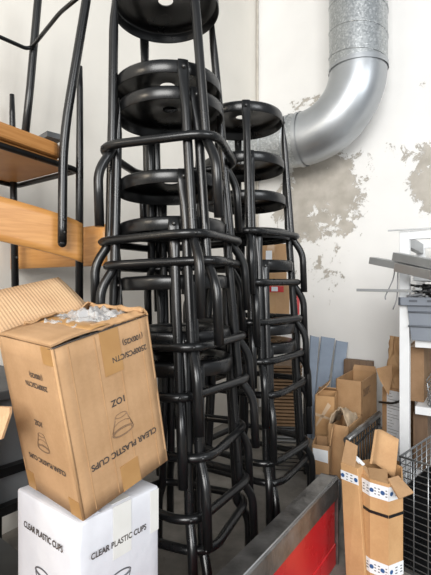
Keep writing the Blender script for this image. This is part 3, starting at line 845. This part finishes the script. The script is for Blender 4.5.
# ------------------------------------------------------------------ wire cage at lower right
wc = thing('wire_cage', 'grey wire mesh cage at the lower right edge', 'cage', (.72, 1.42, 0))
c0 = V2(.577, 1.35); cn = c0 + Vector((.065, -.076, 0)).normalized() * .30; cf = c0 + Vector((.19, .187, 0)).normalized() * .40; ce = cn + (cf - c0)
loop = [c0, cn, ce, cf]
CH = .352
for z in (CH, .004):
    MB().tube([p + Zs * z for p in loop], .0036, 8, closed=True).build('rim', M['wire'], wc, True)
zz = .024
while zz < CH - .01:
    MB().tube([p + Zs * zz for p in loop], .0018, 6, closed=True).build('horizontal_wire', M['wire'], wc, True); zz += .0205
for a, b, k in ((c0, cn, 7), (c0, cf, 9), (cn, ce, 9), (cf, ce, 7)):
    for i in range(k):
        p = a.lerp(b, i / k if k else 0)
        MB().tube([p + Zs * .004, p + Zs * CH], .0021, 6).build('upright_wire', M['wire'], wc, True)

dark_back = MB()  # black sheets added to stand in for the darkness inside the cage
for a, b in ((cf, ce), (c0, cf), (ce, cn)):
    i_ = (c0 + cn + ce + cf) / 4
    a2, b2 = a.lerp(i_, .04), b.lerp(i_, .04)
    dark_back.slab([a2 + Zs * .01, b2 + Zs * .01, b2 + Zs * (CH - .10), a2 + Zs * (CH - .10)], .003)
dark_back.slab([p.lerp((c0 + cn + ce + cf) / 4, .04) + Zs * .012 for p in (c0, cn, ce, cf)], .003)
dark_back.build('added_dark_backing', M['black'], wc, True)
# ------------------------------------------------------------------ white shelf unit
sp0 = V2(.8335, 1.90)
nW = VD.copy()
SU = Vector((UD.x, UD.y, 0))
su = thing('shelf_unit', 'white metal shelving unit against the right wall at the photo edge', 'shelf', sp0)
SL, SD = .80, .50
for (s, d) in ((0, 0), (0, SD), (SL, 0), (SL, SD)):
    c = sp0 + SU * s + nW * d
    MB().box(c + Zs * .563, (.040, .040, 1.126), (SU, nW, Zs)).build('post', M['white_metal'], su, True, bevel=.002)
for z, nm in ((1.108, 'top_rail'),):
    MB().box(sp0 + SU * (SL / 2) + Zs * (z), (SL - .04, .03, .036), (SU, nW, Zs)).build(nm, M['white_metal'], su, True)
    MB().box(sp0 + SU * (SL / 2) + nW * SD + Zs * z, (SL - .04, .03, .036), (SU, nW, Zs)).build(nm, M['white_metal'], su, True)
MB().box(sp0 + nW * (SD / 2) + Zs * 1.085, (.03, SD - .04, .05), (SU, nW, Zs)).build('side_rail', M['grey_metal'], su, True)
for z, fw in ((.925, .07), (.636, .02), (.345, .02), (.05, .02)):
    MB().box(sp0 + SU * (SL / 2 + .012) + nW * (SD / 2 - fw / 2 + .012) + Zs * z, (SL - .055, SD + fw - .03, .034), (SU, nW, Zs)).build('shelf_board', M['white_metal'], su, True, bevel=.002)

# profiles lying on the upper shelf and poking out to the left
def bar(name, label, p, q, w, h, mat, cat='profile', group=None):
    p, q = Vector(p), Vector(q); d = (q - p).normalized(); s = d.cross(Zs).normalized(); u = s.cross(d)
    m = MB().box((p + q) / 2, ((q - p).length, w, h), (d, s, u))
    o = m.build(name, mat, None, bevel=.0015)
    return tag(o, label, cat, group)
g = 'metal profiles on the white shelf'
bar('metal_profile', 'long grey metal profile poking furthest left from the white shelf', at(373, 261, 1.92), at(450, 276, 1.60), .05, .030, M['grey_metal'], group=g)
bar('metal_profile', 'dark grey metal profile lying uppermost on the white shelf', at(396, 257, 1.80), at(450, 268, 1.55), .04, .034, M['grey_metal'], group=g)
bar('metal_profile', 'pale aluminium channel lying lowest beneath the grey profiles', at(398, 267.5, 1.795), at(450, 279, 1.53), .04, .036, M['light_metal'], group=g)
bar('metal_rod', 'thin dark rod lying on top of the white shelf unit', sp0 + Vector((-.075, -.0, 1.130)), sp0 + SU * .5 + nW * .02 + Zs * 1.131, .008, .006, M['grey_metal'], 'rod')
bar('metal_strip', 'thin grey metal strip sticking out left above the plastic crate', at(357, 290.5, 1.93), at(412, 291.5, 1.80), .02, .012, M['grey_metal'], 'strip')
for pts, l in (([at(395, 266, 1.86), at(394, 278, 1.86), at(389, 289, 1.87), at(385, 297, 1.87), at(385.5, 300, 1.87)], 'grey cord looped below the thin metal strip'),
               ([at(398, 272, 1.84), at(397.5, 290, 1.84), at(397, 300, 1.84), at(393, 310, 1.85)], 'dark cord hanging beside the white shelf post')):
    tag(MB().tube(fillet(pts, .03, 4), .0028, 8).build('cord', M['cable_grey'], None), l, 'cord', 'cords by the shelf post')

# plastic crate on the middle shelf
cr0 = sp0 + SU * .0 - nW * .045 + Zs * .6535
ct = thing('plastic_crate', 'blue-grey plastic crate full of scraps on the white shelf', 'crate', cr0)
def cq(s, d, z): return sp0 + SU * s + nW * d + Zs * z
w0, w1, dd0, dd1 = .010, .46, -.035, .30
zb, zt = .6535, .835
cm = MB()
bot = [cq(w0 + .02, dd0 + .012, zb), cq(w1 - .02, dd0 + .012, zb), cq(w1 - .02, dd1, zb), cq(w0 + .02, dd1, zb)]
top = [cq(w0, dd0, zt), cq(w1, dd0, zt), cq(w1, dd1, zt), cq(w0, dd1, zt)]
for i in range(4):
    j = (i + 1) % 4; cm.slab([bot[i], bot[j], top[j], top[i]], .004)
cm.slab([p + Zs * .004 for p in bot], .004)
cm.build('tub', M['crate'], ct, True)
for z in (.715, .775):
    MB().tube([cq(w0 + .008, dd0 + .001, z), cq(w1 - .008, dd0 + .001, z)], .004, 6).build('rib', M['crate'], ct, True)
rim = MB()
ro = [cq(w0 - .03, dd0 - .015, 0), cq(w1 + .02, dd0 - .015, 0), cq(w1 + .02, dd1 + .015, 0), cq(w0 - .03, dd1 + .015, 0)]
for i in range(4):
    a, b = ro[i], ro[(i + 1) % 4]; nr = (b - a).cross(Zs).normalized()
    rim.slab([a + Zs * .803, b + Zs * .803, b + Zs * .838, a + Zs * .838], .012, nr)
rim.build('rim', M['crate'], ct, True, bevel=.002)
for s in (.04, .11, .18, .25):
    MB().box(cq(s, dd0 - .0155, .823), (.032, .003, .009), (SU, nW, Zs)).build('slot', M['crate_rim'], ct, True)
# tangled scraps
rnd = random.Random(3)
mats = [M['cable'], M['cable_grey'], M['cable_white']]
sc_t = thing('cable_scraps', 'tangle of black, grey and white cable scraps heaped in the crate', 'scraps', cq(.2, .12, .80)); sc_t['kind'] = 'stuff'
for k, mname in enumerate(['black_cables', 'grey_cables', 'white_cables']):
    m = MB()
    for i in range((34, 16, 9)[k]):
        c = cq(rnd.uniform(w0 + .02, w0 + .17), rnd.uniform(dd0 + .03, dd1 - .10), rnd.uniform(.825, .893))
        pts = [c + Vector((rnd.uniform(-.045, .045), rnd.uniform(-.03, .03), rnd.uniform(-.014, .016))) for _ in range(4)]
        m.tube(fillet(pts, .03, 4), rnd.uniform(.003, .007), 7)
    m.build(mname, mats[k], sc_t, True)['kind'] = 'stuff'

# boxes and boards on / under the lower shelf
def solid_box(name, label, c, size, ax, mat, cat='box', group=None, bev=.003):
    o = MB().box((0, 0, size[2] / 2), size, ax).build(name, mat, None, bevel=bev); o.location = c
    return tag(o, label, cat, group)
rax = (SU, nW, Zs)
def shelf_box(name, label, s, d, z, size, mat):
    T = thing(name, label, 'box', cq(s, d, z))
    MB().box(T.location + Zs * size[2] / 2, size, rax).build('body', mat, T, True, bevel=.003)
    MB().box(T.location + Zs * (size[2] + .0008), (.04, size[1] * .98, .001), rax).build('tape', M['tape'], T, True)
    return T
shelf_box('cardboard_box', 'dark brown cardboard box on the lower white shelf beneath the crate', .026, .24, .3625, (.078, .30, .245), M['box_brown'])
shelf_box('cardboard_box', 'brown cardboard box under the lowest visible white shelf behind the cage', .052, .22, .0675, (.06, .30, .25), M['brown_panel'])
wbk = thing('wire_basket', 'wire basket lying on the lower white shelf at the photo edge', 'basket', cq(.34, .12, .364))
for i in range(6):
    z = .370 + i * .021
    e = .018 * i
    lp = [cq(.085 - e * .05, .0 - e * .2, z), cq(.50, .0 - e * .2, z), cq(.50, .26, z), cq(.085 - e * .05, .26, z)]
    MB().tube(fillet(lp, .05, 4, True), .0022, 6, closed=True).build('wire', M['wire'], wbk, True)
for i in range(9):
    s = .10 + i * .045
    MB().tube([cq(s, .24, .366), cq(s, .02, .366), cq(s - .01, -.018, .474)], .002, 6).build('rib', M['wire'], wbk, True)

# strapped packet with kraft paper left of the post
pk = thing('printed_packet', 'tall white printed packet with a black strap left of the white shelf post', 'package', at(392, 450, 2.2))
p0, p1 = V2((382 - CX) / F * 2.22, 2.22), V2((403.5 - CX) / F * 2.12, 2.12)
pz = .372
pkn = (p1 - p0).cross(Zs).normalized()
MB().slab([p0, p1, p1 + Zs * pz, p0 + Zs * pz], .10).build('body', M['card'], pk, True, bevel=.003)
MB().slab([p0.lerp(p1, .24) + pkn * .002 + Zs * .02, p0.lerp(p1, .92) + pkn * .002 + Zs * .02, p0.lerp(p1, .92) + pkn * .002 + Zs * (pz - .01), p0.lerp(p1, .24) + pkn * .002 + Zs * (pz - .01)], .001).build('label', M['paper_label'], pk, True)
gl = MB(); rnd = random.Random(11)
for i in range(22):
    z = .03 + i * .0150; e = rnd.uniform(.45, .88)
    a, b = p0.lerp(p1, .28) + pkn * .0026, p0.lerp(p1, e) + pkn * .0026
    gl.add([a + Zs * z, b + Zs * z, b + Zs * (z + .003), a + Zs * (z + .003)], [(0, 1, 2, 3)])
gl.build('printed_lines', M['galv'], pk, True)
MB().tube(fillet([at(379.5, 402.5, 2.20), at(392, 404, 2.10), at(399, 402, 2.06), at(418, 393, 2.09)], .05, 4), .0055, 8).build('strap', M['strap'], pk, True)
kp = MB().sheet(lambda u, v: at(389 + 15 * u - 4 * math.sin(v * 2.6) * (1 - u) + 3, 396 - (60 - 3 * u) * v, 2.20 - .05 * u) + Vector((0, .03 * noise.noise(Vector((u * 4, v * 5, 1))) + .012 * noise.noise(Vector((u * 11, v * 13, 2))), 0)), 14, 22, .004)
tag(kp.build('folded_cardboard', M['kraft_paper']), 'tall crumpled kraft cardboard sheet standing between wall and shelf post', 'cardboard')
kq = MB().add([at(376, 369, 2.19), at(392, 365, 2.15), at(392.5, 378, 2.12), at(388.5, 396, 2.10), at(380, 381, 2.15)] + [at(376, 369, 2.2), at(392, 365, 2.16), at(392.5, 378, 2.13), at(388.5, 396, 2.11), at(380, 381, 2.16)],
             [(4, 3, 2, 1, 0), (5, 6, 7, 8, 9)] + [(i, (i + 1) % 5, 5 + (i + 1) % 5, 5 + i) for i in range(5)])
tag(kq.build('cardboard_scrap', M['card']), 'pointed folded cardboard scrap on top of the white printed packet', 'cardboard')
gbk = rbox(.17, .05, .445, .004, 3); gbk = gbk.build('rolled_sheet', M['brown_panel']); gbk.location = (.775, 2.62, 0); gbk.rotation_euler = (0, 0, R(-31))
tag(gbk, 'grey-brown folded sheet behind the open box against the wall', 'sheet')

# ------------------------------------------------------------------ corner: slatted rack, cartons behind right stack
sr = thing('slatted_rack', 'black wire rack with brown slatted goods behind the right stool stack', 'rack', V2(.35, 2.2))
s0 = V2(.235, 2.06); sx = Vector((.97, -.10, 0)).normalized(); sy = Vector((.10, .97, 0)).normalized()
def sq_(a, b, z): return s0 + sx * a + sy * b + Zs * z
SWd = .19
for a in (0, SWd):
    for b in (0, .34):
        MB().tube([sq_(a, b, 0), sq_(a, b, .70)], .009, 8).build('post', M['dark_wire'], sr, True)
for z in (.20, .215, .69):
    MB().tube([sq_(0, 0, z), sq_(SWd, 0, z), sq_(SWd, .34, z), sq_(0, .34, z)], .006, 6, closed=True).build('frame_rail', M['dark_wire'], sr, True)
for i in range(10):
    z = .015 + i * .0185
    MB().tube([sq_(0, 0, z), sq_(SWd, 0, z), sq_(SWd, .34, z)], .0028, 6).build('wire', M['dark_wire'], sr, True)
for z in (.205, .69):
    MB().box(sq_(SWd / 2, .17, z), (SWd, .34, .008), (sx, sy, Zs)).build('shelf_board', M['dark_panel'], sr, True)
for i in range(3):
    MB().box(sq_(SWd / 2, .03, .145 + i * .016), (SWd * .9, .01, .006), (sx, sy, Zs)).build('pale_slat', M['light_metal'], sr, True)
st = thing('slatted_bundle', 'bundle of thin brown slats stacked on the black rack behind the stools', 'slats', sq_(SWd / 2, .15, .21))
for i in range(18):
    MB().box(sq_(SWd / 2 + random.uniform(-.002, .002), .15, .217 + i * .0165), (SWd * .88, .24, .010), (sx, sy, Zs)).build('slat', M['slat'], st, True)
def corner_box(label, a, b, z, size, mat):
    T = thing('cardboard_box', label, 'box', sq_(a, b, z), group=None)
    MB().box(T.location + Zs * size[2] / 2, size, (sx, sy, Zs)).build('body', mat, T, True, bevel=.002)
    MB().box(T.location + Zs * (size[2] / 2), (.035, size[1] + .002, size[2] + .002), (sx, sy, Zs)).build('tape', M['tape'], T, True)
    return T
T = corner_box('lower cardboard box with a red label behind the right stools, in the corner', .035, .17, .6945, (.165, .30, .205), M['card'])
MB().box(T.location + sx * .0 - sy * .1512 + Zs * .178, (.11, .001, .030), (sx, sy, Zs)).build('red_label', M['red'], T, True)
MB().box(T.location + sx * .012 - sy * .152 + Zs * .178, (.03, .001, .022), (sx, sy, Zs)).build('white_label', M['paper_label'], T, True)
T = corner_box('upper cardboard box with a white label behind the right stools, in the corner', .03, .17, .9005, (.15, .28, .19), M['card'])
MB().box(T.location + sx * -.010 - sy * .1412 + Zs * .130, (.03, .001, .055), (sx, sy, Zs)).build('white_label', M['paper_label'], T, True)
rw = MB().add([sq_(.125, .02, .70), sq_(.165, .02, .70), sq_(.165, .02, .86), sq_(.135, .02, .80), sq_(.125, .12, .70), sq_(.165, .12, .70), sq_(.165, .12, .86), sq_(.135, .12, .80)],
              [(0, 1, 2, 3), (7, 6, 5, 4), (0, 4, 5, 1), (1, 5, 6, 2), (2, 6, 7, 3), (3, 7, 4, 0)])
tag(rw.build('red_wedge', M['red']), 'small red wedge beside the lower cardboard box behind the stools', 'wedge')

# ------------------------------------------------------------------ light: overcast day through the open shop front behind the camera, plus an added fill at right
w = bpy.data.worlds.new('World'); SC.world = w; w.use_nodes = True
bg = w.node_tree.nodes['Background']; bg.inputs[0].default_value = (.90, .95, 1, 1); bg.inputs[1].default_value = .46
def area(name, loc, target, sx_, sy_, power, col):
    l = bpy.data.lights.new(name, 'AREA'); l.shape = 'RECTANGLE'; l.size = sx_; l.size_y = sy_; l.energy = power; l.color = col
    o = bpy.data.objects.new(name, l); COL.objects.link(o); o.location = loc
    o.rotation_euler = (Vector(target) - Vector(loc)).to_track_quat('-Z', 'Y').to_euler()
area('shop_front_daylight', (-.9, -4.2, 2.5), (.4, 2.2, .8), 3.4, 2.6, 440, (1, .985, .96))
area('right_fill_light', (2.6, -1.8, 2.3), (0, 1.2, .6), 1.5, 1.5, 75, (.95, .98, 1))  # fill lamp added to brighten the right-facing box sides
area('side_window_daylight', (-2.0, -.5, 1.75), (-.2, 1.0, .7), .4, .5, 20, (1, .86, .68))

cam = bpy.data.cameras.new('camera'); cam.sensor_fit = 'VERTICAL'; cam.sensor_height = 24; cam.lens = F / 575 * 24
cam.clip_start = .02
co = bpy.data.objects.new('camera', cam); COL.objects.link(co); co.location = (0, 0, CZ); co.rotation_euler = (R(90), 0, 0)
SC.camera = co
vs_ = SC.view_settings
vs_.view_transform = 'Standard'; vs_.look = 'None'; vs_.gamma = 1; vs_.use_curve_mapping = False; vs_.exposure = -0.10
